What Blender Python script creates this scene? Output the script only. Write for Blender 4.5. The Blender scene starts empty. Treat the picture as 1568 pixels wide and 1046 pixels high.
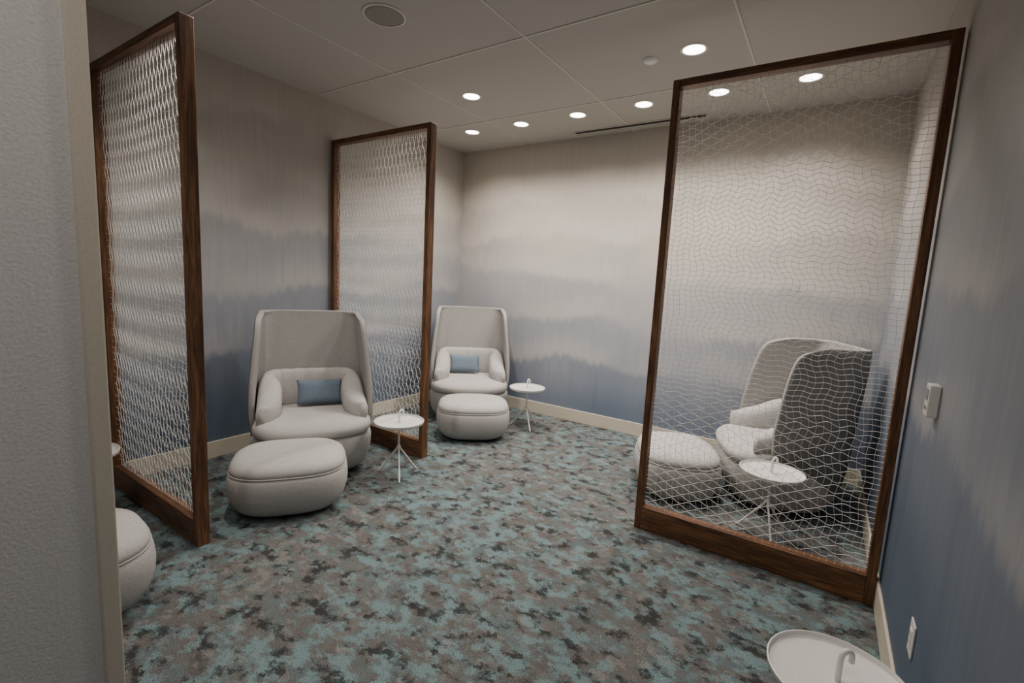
import bpy, bmesh, math, random
from mathutils import Vector, Matrix, noise as mn
random.seed(3)
C=3.09; W=4.376; YF=-5.5
COL=bpy.context.scene.collection

# ---------------------------------------------------------------- helpers
def new_obj(name, verts, faces, mat=None, parent=None, smooth=False, loc=None):
    me=bpy.data.meshes.new(name); me.from_pydata([tuple(v) for v in verts],[],faces)
    bm=bmesh.new(); bm.from_mesh(me); bmesh.ops.recalc_face_normals(bm,faces=bm.faces); bm.to_mesh(me); bm.free()
    if smooth:
        for p in me.polygons: p.use_smooth=True
    ob=bpy.data.objects.new(name,me); COL.objects.link(ob)
    if mat: me.materials.append(mat)
    if parent: ob.parent=parent
    if loc: ob.location=loc
    return ob
def boxvf(x0,x1,y0,y1,z0,z1,V,F):
    b=len(V)
    V+=[(x0,y0,z0),(x1,y0,z0),(x1,y1,z0),(x0,y1,z0),(x0,y0,z1),(x1,y0,z1),(x1,y1,z1),(x0,y1,z1)]
    F+=[(b,b+3,b+2,b+1),(b+4,b+5,b+6,b+7),(b,b+1,b+5,b+4),(b+1,b+2,b+6,b+5),(b+2,b+3,b+7,b+6),(b+3,b,b+4,b+7)]
def boxes(name,lst,mat,parent=None,bevel=0,seg=2):
    V=[];F=[]
    for b in lst: boxvf(*b,V,F)
    ob=new_obj(name,V,F,mat,parent)
    if bevel:
        m=ob.modifiers.new('bev','BEVEL'); m.width=bevel; m.segments=seg; m.limit_method='ANGLE'
    return ob
def empty(name,loc=(0,0,0),rot=0):
    e=bpy.data.objects.new(name,None); e.empty_display_size=.1; e.location=loc; e.rotation_euler=(0,0,rot); COL.objects.link(e); return e
def tubevf(pts,r,n,V,F,closed=False):
    pts=[Vector(p) for p in pts]; N=len(pts); b=len(V); prev=None
    for i,p in enumerate(pts):
        if closed: t=pts[(i+1)%N]-pts[i-1]
        else: t=pts[min(i+1,N-1)]-pts[max(i-1,0)]
        t.normalize()
        if prev is None:
            a=Vector((0,0,1)) if abs(t.z)<.9 else Vector((1,0,0))
            u=t.cross(a).normalized()
        else:
            u=(prev-t*prev.dot(t)).normalized()
        prev=u; v=t.cross(u)
        rr=r[i] if isinstance(r,(list,tuple)) else r
        for k in range(n):
            a=2*math.pi*(k+.5)/n; V.append(tuple(p+u*math.cos(a)*rr+v*math.sin(a)*rr))
    M=N if closed else N-1
    for i in range(M):
        j=(i+1)%N
        for k in range(n):
            F.append((b+i*n+k,b+i*n+(k+1)%n,b+j*n+(k+1)%n,b+j*n+k))
    if not closed:
        F.append(tuple(b+k for k in range(n))); F.append(tuple(b+(N-1)*n+k for k in range(n)))
def supell(a,bb,e,n):
    out=[]
    for k in range(n):
        t=2*math.pi*k/n; c=math.cos(t); s=math.sin(t)
        out.append((a*math.copysign(abs(c)**(2/e),c), bb*math.copysign(abs(s)**(2/e),s)))
    return out
def loft(name,prof,a,b,e,mat,parent,n=64,cx=0,fn=None,sub=0):
    V=[];F=[]
    for off,z in prof:
        for (x,y) in supell(max(a+off,.001),max(b+off,.001),e,n):
            p=(cx+x,y,z)
            if fn: p=fn(*p)
            V.append(p)
    for i in range(len(prof)-1):
        for k in range(n):
            F.append((i*n+k,i*n+(k+1)%n,(i+1)*n+(k+1)%n,(i+1)*n+k))
    F.append(tuple(range(n))); F.append(tuple((len(prof)-1)*n+k for k in range(n)))
    ob=new_obj(name,V,F,mat,parent,smooth=True)
    return ob
def interp(tab,x):
    if x<=tab[0][0]: return tab[0][1]
    for (a,b),(c,d) in zip(tab,tab[1:]):
        if x<=c:
            t=(x-a)/(c-a); t=t*t*(3-2*t)*.5+t*.5
            return b+(d-b)*t
    return tab[-1][1]

# ---------------------------------------------------------------- materials
class NT:
    def __init__(s,name):
        s.m=bpy.data.materials.new(name); s.m.use_nodes=True; s.t=s.m.node_tree
        s.b=s.t.nodes['Principled BSDF']
    def n(s,typ,**kw):
        nd=s.t.nodes.new(typ)
        for k,v in kw.items(): setattr(nd,k,v)
        return nd
    def put(s,sock,v):
        if isinstance(v,bpy.types.NodeSocket): s.t.links.new(v,sock)
        else: sock.default_value=v
    def math(s,op,a,b=0.0,c=0.0,clamp=False):
        nd=s.n('ShaderNodeMath',operation=op,use_clamp=clamp)
        s.put(nd.inputs[0],a); s.put(nd.inputs[1],b); s.put(nd.inputs[2],c); return nd.outputs[0]
    def pos(s):
        g=s.n('ShaderNodeNewGeometry'); return g.outputs['Position']
    def objc(s):
        return s.n('ShaderNodeTexCoord').outputs['Object']
    def map(s,v,scale=(1,1,1),loc=(0,0,0)):
        nd=s.n('ShaderNodeMapping'); s.put(nd.inputs['Vector'],v); nd.inputs['Scale'].default_value=scale; nd.inputs['Location'].default_value=loc; return nd.outputs[0]
    def noise(s,v,scale=1,detail=2,rough=.5,dist=0):
        nd=s.n('ShaderNodeTexNoise'); s.put(nd.inputs['Vector'],v); nd.inputs['Scale'].default_value=scale; nd.inputs['Detail'].default_value=detail
        nd.inputs['Roughness'].default_value=rough; nd.inputs['Distortion'].default_value=dist; return nd.outputs['Fac']
    def ramp(s,f,els,interp='LINEAR'):
        nd=s.n('ShaderNodeValToRGB'); s.put(nd.inputs[0],f); cr=nd.color_ramp; cr.interpolation=interp
        while len(cr.elements)<len(els): cr.elements.new(.5)
        for e,(p,c) in zip(cr.elements,els):
            e.position=p; e.color=(c[0],c[1],c[2],1) if hasattr(c,'__len__') else (c,c,c,1)
        return nd.outputs[0]
    def mr(s,v,a,b,c,d,smooth=False):
        nd=s.n('ShaderNodeMapRange',interpolation_type='SMOOTHSTEP' if smooth else 'LINEAR'); s.put(nd.inputs[0],v)
        for i,x in enumerate((a,b,c,d)): nd.inputs[i+1].default_value=x
        return nd.outputs[0]
    def mix(s,f,a,b,mode='MIX'):
        nd=s.n('ShaderNodeMix',data_type='RGBA',blend_type=mode); s.put(nd.inputs[0],f)
        for i,x in ((6,a),(7,b)):
            if isinstance(x,tuple): x=(x[0],x[1],x[2],1)
            s.put(nd.inputs[i],x)
        return nd.outputs[2]
    def bump(s,h,strength,dist):
        nd=s.n('ShaderNodeBump'); s.put(nd.inputs['Height'],h); nd.inputs['Strength'].default_value=strength; nd.inputs['Distance'].default_value=dist
        s.t.links.new(nd.outputs[0],s.b.inputs['Normal'])
    def fin(s,col=None,rough=.6,spec=.3):
        if col is not None:
            if isinstance(col,tuple): col=(col[0],col[1],col[2],1)
            s.put(s.b.inputs['Base Color'],col)
        s.put(s.b.inputs['Roughness'],rough); s.b.inputs['Specular IOR Level'].default_value=spec
        return s.m

def plain(name,col,rough=.5,spec=.4,bs=0,bscale=300,metal=0):
    k=NT(name)
    n=k.noise(k.objc(),bscale,1)
    c=k.mix(k.mr(n,.3,.7,0,1),tuple(x*.94 for x in col),tuple(min(1,x*1.05) for x in col))
    if bs: k.bump(n,bs,.002)
    k.b.inputs['Metallic'].default_value=metal
    return k.fin(c,rough,spec)

def fabric(name,c1,c2,scale=1.0):
    k=NT(name); o=k.objc()
    a=k.noise(k.map(o,(1,1,4)),140*scale,1,.6); b=k.noise(k.map(o,(4,4,1)),140*scale,1,.6)
    s_=k.math('MULTIPLY',k.math('ADD',a,b),.5)
    c=k.ramp(s_,[(.38,c1),(.62,c2)])
    k.bump(s_,.5,.003)
    return k.fin(c,.9,.15)

def wood(name,horiz):
    k=NT(name); o=k.objc()
    n=k.noise(k.map(o,(1.2,14,14) if horiz else (14,14,1.2)),2.2,4,.6,1.2)
    f=k.noise(k.map(o,(2,60,60) if horiz else (60,60,2)),6,2,.6)
    s_=k.math('ADD',k.math('MULTIPLY',n,.7),k.math('MULTIPLY',f,.3))
    c=k.ramp(s_,[(.33,(.042,.020,.010)),(.5,(.14,.065,.030)),(.68,(.31,.15,.07))])
    k.bump(f,.15,.002)
    return k.fin(c,k.mr(f,0,1,.35,.55),.4)

def mural(name,shift,dark,seed,ridge=1.0):
    k=NT(name); P=k.pos()
    sep=k.n('ShaderNodeSeparateXYZ'); k.t.links.new(P,sep.inputs[0]); z=sep.outputs[2]
    drip=k.noise(k.map(P,(1,1,.06),(seed,0,0)),16,2,.6)
    drip=k.math('SUBTRACT',drip,.5)
    wave=k.math('SUBTRACT',k.noise(k.map(P,(1,1,.25),(seed*2,3,0)),.9,3,.55),.5)
    zz=k.math('ADD',z,k.math('ADD',k.math('MULTIPLY',wave,.9),k.math('MULTIPLY',drip,.25)))
    zz=k.math('SUBTRACT',zz,shift)
    col=k.ramp(k.math('DIVIDE',zz,3.1),[(0,(.130,.170,.235)),(.13,(.22,.255,.325)),(.26,(.34,.36,.405)),(.45,(.43,.425,.435)),(.62,(.505,.475,.435)),(1,(.50,.455,.39))])
    patch=k.mr(k.noise(k.map(P,(1,1,1.6),(3.1,seed,1)),1.2,1),.35,.62,.15,1)
    for i,(h,A,L,st) in enumerate([(2.45,.5,.45,.10),(2.05,.45,.4,.17),(1.6,.4,.38,.21),(1.15,.35,.35,.25),(.65,.3,.3,.38)]):
        w=k.math('SUBTRACT',k.noise(k.map(P,(1,1,0),(seed+i*7.3,i*3.1,0)),1.0,4,.55),.5)
        e=k.math('ADD',k.math('MULTIPLY',w,A*1.6),k.math('MULTIPLY',drip,.16))
        d=k.math('SUBTRACT',k.math('ADD',e,h+shift*.7),z)
        m1=k.mr(d,-.04,.08,0,1,True); m2=k.mr(d,0,L,1,0,True)
        m=k.math('MULTIPLY',k.math('MULTIPLY',k.math('MULTIPLY',m1,m2),patch),st*ridge)
        col=k.mix(m,col,(.16,.19,.265))
        u1=k.mr(d,-.30,-.04,0,1,True); u2=k.mr(d,-.04,.05,1,0,True)
        mm=k.math('MULTIPLY',k.math('MULTIPLY',k.math('MULTIPLY',u1,u2),patch),.42)
        col=k.mix(mm,col,(.64,.60,.57))
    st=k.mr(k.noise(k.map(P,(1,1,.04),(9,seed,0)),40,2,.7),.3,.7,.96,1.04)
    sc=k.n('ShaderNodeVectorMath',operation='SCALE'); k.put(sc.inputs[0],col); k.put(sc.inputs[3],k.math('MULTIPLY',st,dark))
    return k.fin(sc.outputs[0],.75,.2)

def carpet():
    k=NT('patterned_carpet'); P=k.pos()
    nz=k.n('ShaderNodeTexNoise'); k.put(nz.inputs['Vector'],P); nz.inputs['Scale'].default_value=70; nz.inputs['Detail'].default_value=3; nz.inputs['Roughness'].default_value=.75
    off=k.n('ShaderNodeVectorMath',operation='MULTIPLY_ADD'); k.put(off.inputs[0],nz.outputs['Color']); off.inputs[1].default_value=(.075,.055,0); k.put(off.inputs[2],P)
    Q=off.outputs[0]
    def patch(sc,seed,det=5):
        return k.noise(k.map(Q,(1,1.25,0),(seed,seed*1.7,0)),sc,det,.72)
    a=patch(8.0,1.3); b=patch(10.0,14.1); c=patch(7.5,27.5); e=patch(8.0,77.7)
    lg=k.noise(k.map(P,(1,1,0),(60,9,0)),1.0,1)
    lgo=k.math('MULTIPLY',k.math('SUBTRACT',lg,.5),.22)
    col=k.mix(k.mr(b,.40,.60,0,1),(.160,.152,.146),(.095,.092,.091))
    col=k.mix(k.mr(c,.48,.57,0,.8),col,(.115,.155,.165))
    col=k.mix(k.mr(k.math('ADD',a,lgo),.50,.565,0,.9),col,(.170,.255,.272))
    col=k.mix(k.mr(k.math('SUBTRACT',b,lgo),.55,.62,0,.7),col,(.24,.232,.222))
    col=k.mix(k.mr(e,.53,.59,0,.9),col,(.033,.033,.034))
    grain=k.noise(P,230,2,.8)
    g=k.mr(grain,.3,.7,.35,1.65)
    sc=k.n('ShaderNodeVectorMath',operation='SCALE'); k.put(sc.inputs[0],col); k.put(sc.inputs[3],g)
    k.bump(grain,.6,.006)
    return k.fin(sc.outputs[0],.95,.08)

M_fab=fabric('heather_grey_upholstery',(.38,.37,.365),(.57,.555,.545))
M_fab2=fabric('heather_grey_seat_upholstery',(.41,.40,.395),(.61,.595,.58))
M_shell=fabric('shaded_grey_shell_upholstery',(.13,.128,.128),(.25,.245,.24))  # outer shell face: grey darkened, shade put into the fabric colour
M_shin=fabric('grey_shell_lining',(.29,.283,.28),(.46,.448,.44))
M_pil=fabric('blue_pillow_fabric',(.13,.18,.24),(.22,.285,.36))
M_wood=wood('walnut',False); M_woodh=wood('walnut_rail',True)
M_wire=plain('white_wire',(.92,.91,.89),.35,.5)
M_white=plain('white_powdercoat',(.82,.81,.79),.35,.5)
M_plast=plain('white_plastic',(.74,.73,.70),.4,.5)
M_grey=plain('grey_plastic',(.30,.30,.31),.4,.5)
M_dark=plain('dark_plinth',(.03,.03,.03),.6,.2)
M_base=plain('cream_baseboard_paint',(.66,.61,.50),.4,.4)
M_ceil=plain('ceiling_paint',(.52,.495,.455),.8,.15)
M_grid=plain('ceiling_grid_paint',(.70,.67,.62),.7,.2)
M_entry=plain('entry_wallcovering',(.66,.66,.665),.7,.25,.35,160)
M_trim=plain('beige_trim_paint',(.60,.56,.48),.4,.4)
M_tile=plain('speaker_mesh',(.32,.30,.28),.7,.2,.3,400)

# ---------------------------------------------------------------- room shell
boxes('floor',[(-.15,W+.15,YF-.15,.15,-.1,0)],carpet())
boxes('ceiling',[(-.15,W+.15,YF-.15,.15,C,C+.1)],M_ceil)
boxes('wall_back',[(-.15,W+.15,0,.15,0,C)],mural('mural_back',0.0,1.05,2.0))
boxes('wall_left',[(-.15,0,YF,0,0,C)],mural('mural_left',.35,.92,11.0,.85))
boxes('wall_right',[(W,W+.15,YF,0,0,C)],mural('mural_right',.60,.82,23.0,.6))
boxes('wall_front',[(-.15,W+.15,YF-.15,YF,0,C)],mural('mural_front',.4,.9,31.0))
boxes('wall_entry',[(2.66,2.80,YF,-4.462,0,C)],M_entry)
boxes('trim_entry',[(2.64,2.808,-4.462,-4.428,0,C)],M_trim,bevel=.004)
bh=.14
def bb(name,b): boxes(name,[b],M_base,bevel=.005)
bb('baseboard_back',(0.0,W,-.014,0,0,bh))
bb('baseboard_left',(0,.014,YF,-.0145,0,bh))
bb('baseboard_right',(W-.014,W,YF,-.0145,0,bh))
bb('baseboard_front',(.015,2.65,YF,YF+.014,0,bh))
L=[]
for x in (1.0,2.2,3.4): L.append((x-.006,x+.006,YF,0,C-.004,C))
for y in (-.85,-2.06,-3.27,-4.48): L.append((0,W,y-.006,y+.006,C-.0045,C))
boxes('ceiling_grid_trim',L,M_grid)

# ---------------------------------------------------------------- room divider screens
PL=1.25; PH=2.74
def ss(a,b,x):
    t=max(0,min(1,(x-a)/(b-a))); return t*t*(3-2*t)
def finish_wire(V,F):
    me=bpy.data.meshes.new('wavy_wire_mesh'); me.from_pydata(V,[],F); me.materials.append(M_wire)
    for p in me.polygons: p.use_smooth=True
    return me
X0,X1,Z0,Z1=.042,PL-.042,.15,PH-.042
def wire_mesh():
    V=[];F=[]; x0,x1,z0,z1=X0,X1,Z0,Z1
    nz=86; nx=34
    for j in range(1,nz):
        zc=z0+(z1-z0)*j/nz; pts=[]; N=140
        anti=max(ss(2.05,2.4,zc),1-ss(.7,1.1,zc))
        amp=.0105 if anti>.5 else .0075+.008*mn.noise(Vector((zc*2.3,5,1)))
        lam=.108
        for i in range(N+1):
            x=x0+(x1-x0)*i/N
            w=min(1,min(x-x0,x1-x)/.06)*(1-.7*ss(PL*.82,PL*.95,PL-x))
            z=zc+w*amp*(1+.25*mn.noise(Vector((x*3,zc*2,9))))*math.sin(2*math.pi*x/lam+math.pi*(j%2)*anti+1.6*math.sin(zc*1.7))
            pts.append((x,-.004,min(max(z,z0),z1)))
        tubevf(pts,.0014,4,V,F)
    for j in range(1,nx):
        xc=x0+(x1-x0)*j/nx; pts=[]; N=150
        c=ss(.05,.35,xc)*(1-ss(PL-.35,PL-.12,xc))
        for i in range(N+1):
            z=z0+(z1-z0)*i/N
            w=min(1,min(z-z0,z1-z)/.08)
            lo=1-ss(.9,1.5,z); hi=ss(1.9,2.3,z)
            am=.005+c*(.022*(1-lo)*(1-.6*hi)+.006*lo)
            x=xc+w*am*math.sin(2*math.pi*z/.24+1.2*math.sin(xc*5.0))
            pts.append((min(max(x,x0),x1),.004,z))
        tubevf(pts,.0010,4,V,F)
    return finish_wire(V,F)
def wire_mesh_vertical():
    V=[];F=[]; x0,x1,z0,z1=X0,X1,Z0,Z1
    nz=62; nx=50
    for j in range(1,nz):
        zc=z0+(z1-z0)*j/nz; pts=[]; N=90
        lo=1-ss(.7,1.1,zc)
        for i in range(N+1):
            x=x0+(x1-x0)*i/N
            w=min(1,min(x-x0,x1-x)/.06)
            z=zc+w*(.004+.010*lo)*math.sin(2*math.pi*x/.15+math.pi*(j%2)*lo+1.6*math.sin(zc*1.7))
            pts.append((x,-.004,min(max(z,z0),z1)))
        tubevf(pts,.0010,4,V,F)
    for j in range(1,nx):
        xc=x0+(x1-x0)*j/nx; pts=[]; N=210
        for i in range(N+1):
            z=z0+(z1-z0)*i/N
            w=min(1,min(z-z0,z1-z)/.08)
            am=.0115+.005*mn.noise(Vector((xc*2,z*1.2,4)))
            inter=max(ss(1.9,2.3,z),1-ss(.5,1.0,z))
            inter=.25+.75*inter
            x=xc+w*am*math.sin(2*math.pi*z/.17+math.pi*(j%2)*inter+1.0*math.sin(z*1.3)+.8*math.sin(xc*3))
            pts.append((min(max(x,x0),x1),.004,z))
        tubevf(pts,.0014,4,V,F)
    return finish_wire(V,F)
WM=wire_mesh(); WV=wire_mesh_vertical()
def screen(x,y,flip=False,mesh=None):
    e=empty('room_divider_screen',(x,y,0)); d=.034
    boxes('post_wall',[(0,.042,-d,d,0,PH)],M_wood,e,.003)
    boxes('post_free',[(PL-.042,PL,-d,d,0,PH)],M_wood,e,.003)
    boxes('top_rail',[(.042,PL-.042,-d,d,PH-.042,PH)],M_woodh,e,.003)
    boxes('bottom_rail',[(.042,PL-.042,-d,d,0,.15)],M_woodh,e,.003)
    m=bpy.data.objects.new('wavy_wire_mesh',mesh); m.parent=e; COL.objects.link(m)
    if flip: e.rotation_euler=(0,0,math.pi)
    return e
screen(.016,-3.617,False,WV); screen(.016,-1.883,False,WV); screen(W-.016,-1.825,True,WM)

# ---------------------------------------------------------------- lounge chair
def upath(xf,xb,w,r,n=44):
    r=min(r,w-.02,(xf-xb)*.95)
    pts=[(xf,w)]
    for k in range(13):
        a=math.pi/2*k/12; pts.append((xb+r-r*math.sin(a), w-r+r*math.cos(a)))
    for k in range(13):
        a=math.pi/2*k/12; pts.append((xb+r-r*math.cos(a), -(w-r)-r*math.sin(a)))
    pts.append((xf,-w))
    ds=[0]
    for a,b in zip(pts,pts[1:]): ds.append(ds[-1]+math.hypot(b[0]-a[0],b[1]-a[1]))
    T=ds[-1]; out=[]; j=0
    for i in range(n+1):
        s=T*i/n
        while j<len(ds)-2 and ds[j+1]<s: j+=1
        t=(s-ds[j])/max(1e-9,ds[j+1]-ds[j]); t=min(max(t,0),1)
        out.append((pts[j][0]+(pts[j+1][0]-pts[j][0])*t, pts[j][1]+(pts[j+1][1]-pts[j][1])*t))
    return out
HC=1.21
XF=[(.10,.08),(.3,.13),(.46,.16),(.62,.165),(.85,.13),(1.05,.09),(1.13,.06),(1.175,.0),(1.2,-.08),(HC,-.16)]
XB=[(.10,-.30),(.3,-.35),(.6,-.37),(HC,-.43)]
WD=[(.10,.34),(.25,.415),(.42,.44),(.6,.44),(HC,.39)]
def shell_mesh():
    V=[];F=[];n=44
    zs=[.10,.14,.2,.27,.34,.42,.5,.58,.66,.75,.84,.93,1.02,1.09,1.14,1.175,1.197,HC]
    for z in zs:
        for (x,y) in upath(interp(XF,z),interp(XB,z),interp(WD,z)-(.010 if z>1.19 else 0),.13,n): V.append((x,y,z))
    for i in range(len(zs)-1):
        for k in range(n):
            F.append((i*(n+1)+k,i*(n+1)+k+1,(i+1)*(n+1)+k+1,(i+1)*(n+1)+k))
    me=bpy.data.meshes.new('shell'); me.from_pydata(V,[],F); me.materials.append(M_shell); me.materials.append(M_shin)
    for p in me.polygons: p.use_smooth=True
    return me
SH=shell_mesh()
def pillow(parent_name,loc,rot,tilt,a=.172,b=.10,t=.05):
    V=[];F=[];n=24;m=16
    e=empty(parent_name,loc,rot)
    for side in (1,-1):
        base=len(V)
        for i in range(n+1):
            for j in range(m+1):
                u=-1+2*i/n; v=-1+2*j/m
                h=((1-u**4)*(1-v**4))**.5
                sx=a*u*(1-.05*(1-v*v)); sy=b*v*(1-.08*(1-u*u))
                V.append((side*t*h+.002*side, sx, sy))
        for i in range(n):
            for j in range(m):
                F.append((base+i*(m+1)+j,base+(i+1)*(m+1)+j,base+(i+1)*(m+1)+j+1,base+i*(m+1)+j+1))
    ob=new_obj('cushion_body',V,F,M_pil,e,smooth=True)
    md=ob.modifiers.new('w','WELD'); md.merge_threshold=.0045
    ob.rotation_euler=(0,tilt,0)
    return e
def chair(x,y,ang,ly=-.03):
    e=empty('high_back_lounge_chair',(x,y,0),ang)
    s=bpy.data.objects.new('wraparound_shell',SH); s.parent=e; COL.objects.link(s)
    so=s.modifiers.new('so','SOLIDIFY'); so.thickness=.045; so.offset=-1; so.material_offset=1; so.material_offset_rim=1
    sb=s.modifiers.new('su','SUBSURF'); sb.levels=1; sb.render_levels=2
    loft('plinth',[(-.1,.0),(-.1,.05)],.33,.38,3,M_dark,e,48,-.0)
    prof=[(-.10,.035),(-.075,.04),(-.045,.07),(-.015,.13),(.0,.2),(.004,.27),(-.004,.315),(-.03,.335),(-.1,.34)]
    loft('base_body',prof,.375,.432,3.0,M_fab,e,72,.0)
    prof=[(-.06,.325),(-.02,.33),(0,.35),(.006,.385),(0,.42),(-.02,.44),(-.06,.452),(-.13,.46),(-.22,.463)]
    def crown(px,py,pz):
        if px<.2:
            lim=.385+(.03*max(0,(px-.1)/.1) if px>.1 else 0); py=max(-lim,min(lim,py))
        return (px,py,pz-(.02*max(0,(px-.12)/.26)**2 if pz>.40 else 0))
    loft('seat_cushion',prof,.335,.418,3.2,M_fab2,e,72,.055,crown)
    # wraparound lumbar/arm bolster with gathers
    n=120; path=upath(.25,-.30,.365,.15,n); V=[];F=[]; m=20
    for i,(px,py) in enumerate(path):
        q=path[min(i+1,n)]; p0=path[max(i-1,0)]
        tx,ty=q[0]-p0[0],q[1]-p0[1]; l=math.hypot(tx,ty); tx/=l; ty/=l
        nx,ny=ty,-tx
        if nx*(0-px)+ny*(0-py)<0: nx,ny=-nx,-ny
        s_=abs(2*i/n-1)
        top=interp([(0,.735),(.35,.735),(.6,.70),(.85,.61),(1,.555)],s_)
        th=interp([(0,.10),(.4,.12),(.62,.17),(.85,.165),(1,.11)],s_)
        if s_>.94: th*=math.sqrt(max(.05,1-((s_-.94)/.075)**2))
        g=1.0
        if s_<.42: g=1-.17*(.5+.5*math.cos(i*2*math.pi/7))**2*(1-s_/.42)**.5
        crease=1-.25*math.exp(-((s_-.5)/.02)**2)
        bot=.43; hc=(top+bot)/2; hh=(top-bot)/2
        for j in range(m):
            a=2*math.pi*j/m; ca=math.cos(a); sa=math.sin(a)
            ex=math.copysign(abs(ca)**.7,ca); ez=math.copysign(abs(sa)**.7,sa)
            gg=g if ez>-.2 else 1
            d=th*.5*(1+ex*gg*crease)-.02
            lean=-.03*((ez+1)/2)
            V.append((px+nx*d+lean*(1 if s_<.5 else .3),py+ny*d,hc+hh*ez*(1-(1-g)*.12)))
    for i in range(n):
        for j in range(m):
            F.append((i*m+j,i*m+(j+1)%m,(i+1)*m+(j+1)%m,(i+1)*m+j))
    F.append(tuple(range(m))); F.append(tuple(n*m+j for j in range(m)))
    new_obj('arm_and_lumbar_bolster',V,F,M_fab2,e,True)
    ca,sa=math.cos(ang),math.sin(ang)
    lx=-.115
    pillow('lumbar_pillow',(x+lx*ca-ly*sa,y+lx*sa+ly*ca,.572),ang,-.30)
    return e
def ottoman(x,y,ang,a=.31,b=.36):
    e=empty('ottoman',(x,y,0),ang)
    loft('plinth',[(-.12,0),(-.12,.04)],a,b,2.6,M_dark,e,48)
    prof=[(-.11,.018),(-.085,.022),(-.05,.05),(-.02,.1),(-.003,.16),(0,.21),(-.006,.26),(-.016,.284),(-.026,.288)]
    loft('body',prof,a,b,2.9,M_fab,e,72)
    prof=[(-.028,.286),(-.018,.292),(-.016,.311),(-.030,.338),(-.06,.358),(-.11,.371),(-.17,.379),(-.25,.383)]
    loft('top_cushion',prof,a,b,2.9,M_fab2,e,72)
    V=[];F=[]; tubevf([(p[0],p[1],.288) for p in supell(a-.016,b-.016,2.9,72)],.005,6,V,F,True)
    new_obj('seam_piping',V,F,M_fab,e,True)
    return e
def lathe(name,prof,mat,parent,n=48,loc=(0,0,0)):
    V=[];F=[]
    for r,z in prof:
        for k in range(n):
            a=2*math.pi*k/n; V.append((r*math.cos(a),r*math.sin(a),z))
    for i in range(len(prof)-1):
        for k in range(n): F.append((i*n+k,i*n+(k+1)%n,(i+1)*n+(k+1)%n,(i+1)*n+k))
    F.append(tuple(range(n))); F.append(tuple((len(prof)-1)*n+k for k in range(n)))
    return new_obj(name,V,F,mat,parent,False,loc)
def table(x,y,ang,h=.425,r=.187):
    e=empty('side_table',(x,y,0),ang)
    t=lathe('tray_top',[(.02,h-.012),(r-.01,h-.012),(r-.001,h-.006),(r+.001,h+.012),(r-.003,h+.013),(r-.006,h-.001),(r-.014,h-.004),(.02,h-.004)],M_white,e,64)
    for p in t.data.polygons: p.use_smooth=True
    md=t.modifiers.new('es','EDGE_SPLIT'); md.split_angle=math.radians(50)
    V=[];F=[]
    tubevf([(0,0,h-.01),(0,0,.20)],.008,10,V,F)
    for k in range(3):
        a=2*math.pi*k/3; c,s=math.cos(a),math.sin(a)
        tubevf([(0,0,.25),(c*.02,s*.02,.205),(c*.16,s*.16,.014),(c*.175,s*.175,.006)],.007,8,V,F)
    new_obj('tripod_leg_frame',V,F,M_white,e,True)
    V=[];F=[]
    pts=[(0,0,h-.008),(0,0,h+.07)]
    for k in range(1,9):
        a=math.pi*k/8; pts.append((.018-.018*math.cos(a),0,h+.07+.022*math.sin(a)))
    pts.append((.036,0,h+.055))
    tubevf(pts,.0085,8,V,F); new_obj('carry_handle',V,F,M_white,e,True)
    return e

chair(.714,-2.578,math.radians(-31),.06)
chair(.72,-.62,math.radians(-50),-.06)
chair(3.78,-.70,math.radians(202))
chair(.50,-4.85,math.radians(5))
ottoman(1.16,-3.04,math.radians(-36))
ottoman(1.19,-1.13,math.radians(-50))
ottoman(3.15,-1.07,math.radians(205))
ottoman(1.38,-4.27,math.radians(-5),.31,.36)
table(1.36,-2.27,math.radians(80))
table(1.45,-.55,math.radians(80))
table(3.82,-1.41,math.radians(50))
table(4.15,-3.14,math.radians(40))
table(.52,-3.94,math.radians(40))

# ---------------------------------------------------------------- ceiling fixtures
def emis(name,col,st):
    k=NT(name); k.b.inputs['Emission Color'].default_value=(*col,1); k.b.inputs['Emission Strength'].default_value=st
    return k.fin(col,.5,.2)
M_em=emis('downlight_lens',(1,.95,.88),14)
WARM=(1,.90,.80)
def downlight(x,y,pw,vis=True):
    e=empty('recessed_downlight',(x,y,0))
    lathe('trim_ring',[(.070,C-.001),(.072,C-.006),(.088,C-.004),(.090,C-.001)],M_grid,e,40)
    lathe('lens',[(.002,C-.003),(.068,C-.003),(.068,C-.0015),(.002,C-.0015)],M_em,e,40)
    ld=bpy.data.lights.new('downlight_lamp','SPOT'); ld.energy=pw; ld.color=WARM; ld.spot_size=math.radians(140); ld.spot_blend=1; ld.shadow_soft_size=.06
    lo=bpy.data.objects.new('downlight_lamp',ld); lo.location=(0,0,C-.03); lo.parent=e; COL.objects.link(lo)
for x in (.64,1.26,1.88,2.50,3.10,3.71): downlight(x,-.64,76)
downlight(3.09,-1.42,112); downlight(1.26,-1.43,118)
downlight(1.26,-3.3,102); downlight(3.09,-3.3,50); downlight(1.26,-4.6,46); downlight(3.5,-4.9,46)
e=empty('ceiling_speaker',(1.58,-2.67,0))
lathe('grille',[(.002,C-.008),(.10,C-.008),(.115,C-.002),(.115,C-.001)],M_tile,e,48)
lathe('rim',[(.115,C-.001),(.116,C-.008),(.128,C-.006),(.130,C-.001)],M_grid,e,48)
e=empty('smoke_detector',(2.80,-1.40,0))
lathe('housing',[(.002,C-.022),(.03,C-.022),(.045,C-.014),(.052,C-.001)],M_white,e,40)
e=empty('linear_air_diffuser',(0,0,0))
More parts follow.
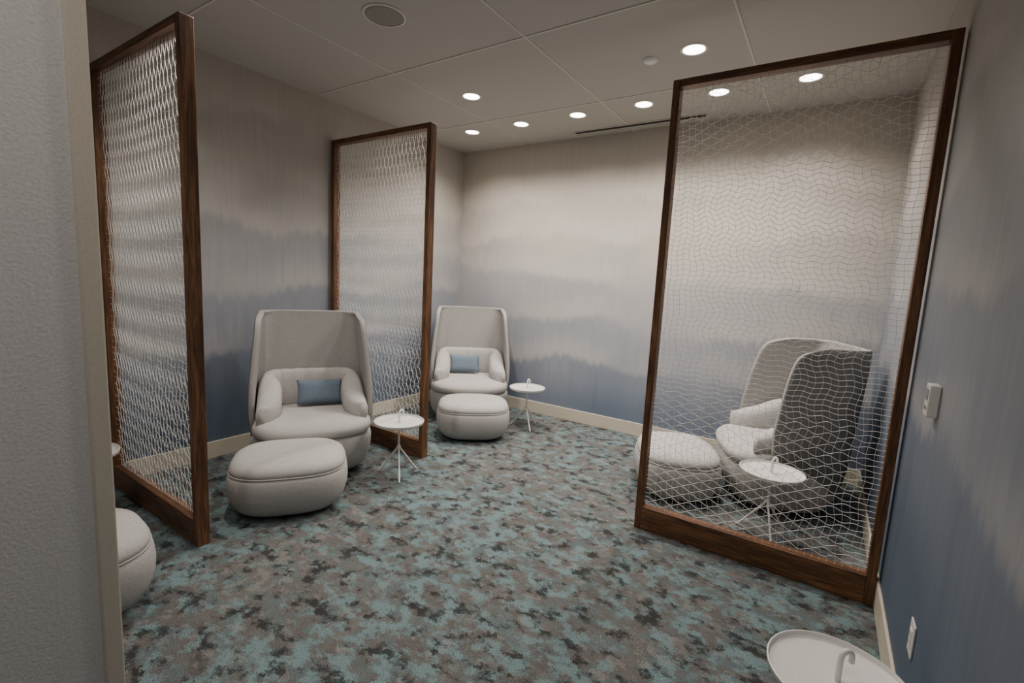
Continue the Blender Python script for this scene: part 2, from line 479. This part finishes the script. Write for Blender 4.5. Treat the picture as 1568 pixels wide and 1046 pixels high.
boxes('slot',[(1.63,2.90,-.20,-.145,C-.007,C-.002)],M_dark,e)
boxes('flange',[(1.61,2.92,-.207,-.20,C-.008,C-.001),(1.61,2.92,-.145,-.138,C-.008,C-.001)],M_grid,e)

# ---------------------------------------------------------------- wall devices
e=empty('thermostat',(W,-2.47,1.19))
boxes('housing',[(-.034,-.0005,-.036,.036,-.06,.06)],M_plast,e,.005)
boxes('display',[(-.036,-.033,-.024,.024,0,.042)],M_grey,e,.002)
boxes('buttons',[(-.036,-.033,-.02,-.004,-.035,-.022),(-.036,-.033,.004,.02,-.035,-.022)],M_grey,e,.001)
e=empty('wall_outlet',(W,-2.71,.39))
boxes('cover_plate',[(-.007,-.0005,-.037,.037,-.06,.06)],M_plast,e,.003)
boxes('receptacle',[(-.010,-.006,-.017,.017,-.034,.034)],M_white,e,.002)
boxes('slots',[(-.0105,-.0095,-.008,-.006,.008,.02),(-.0105,-.0095,.006,.008,.008,.02),(-.0105,-.0095,-.008,-.006,-.02,-.008),(-.0105,-.0095,.006,.008,-.02,-.008)],M_dark,e)

# ---------------------------------------------------------------- world + camera
w=bpy.data.worlds.new('world'); bpy.context.scene.world=w; w.use_nodes=True
w.node_tree.nodes['Background'].inputs[0].default_value=(.5,.5,.55,1); w.node_tree.nodes['Background'].inputs[1].default_value=.1
th,ph,ro=-.5824,.1286,.0520
f=Vector((math.sin(th)*math.cos(ph),math.cos(th)*math.cos(ph),-math.sin(ph)))
r0=Vector((math.cos(th),-math.sin(th),0)); u0=r0.cross(f)
r=math.cos(ro)*r0+math.sin(ro)*u0; u=-math.sin(ro)*r0+math.cos(ro)*u0
cd=bpy.data.cameras.new('camera'); cd.sensor_width=36; cd.lens=741.67/1600*36; cd.clip_start=.02
co=bpy.data.objects.new('camera',cd); COL.objects.link(co)
co.matrix_world=Matrix(((r.x,u.x,-f.x,4.0017),(r.y,u.y,-f.y,-4.7649),(r.z,u.z,-f.z,1.55),(0,0,0,1)))
bpy.context.scene.camera=co
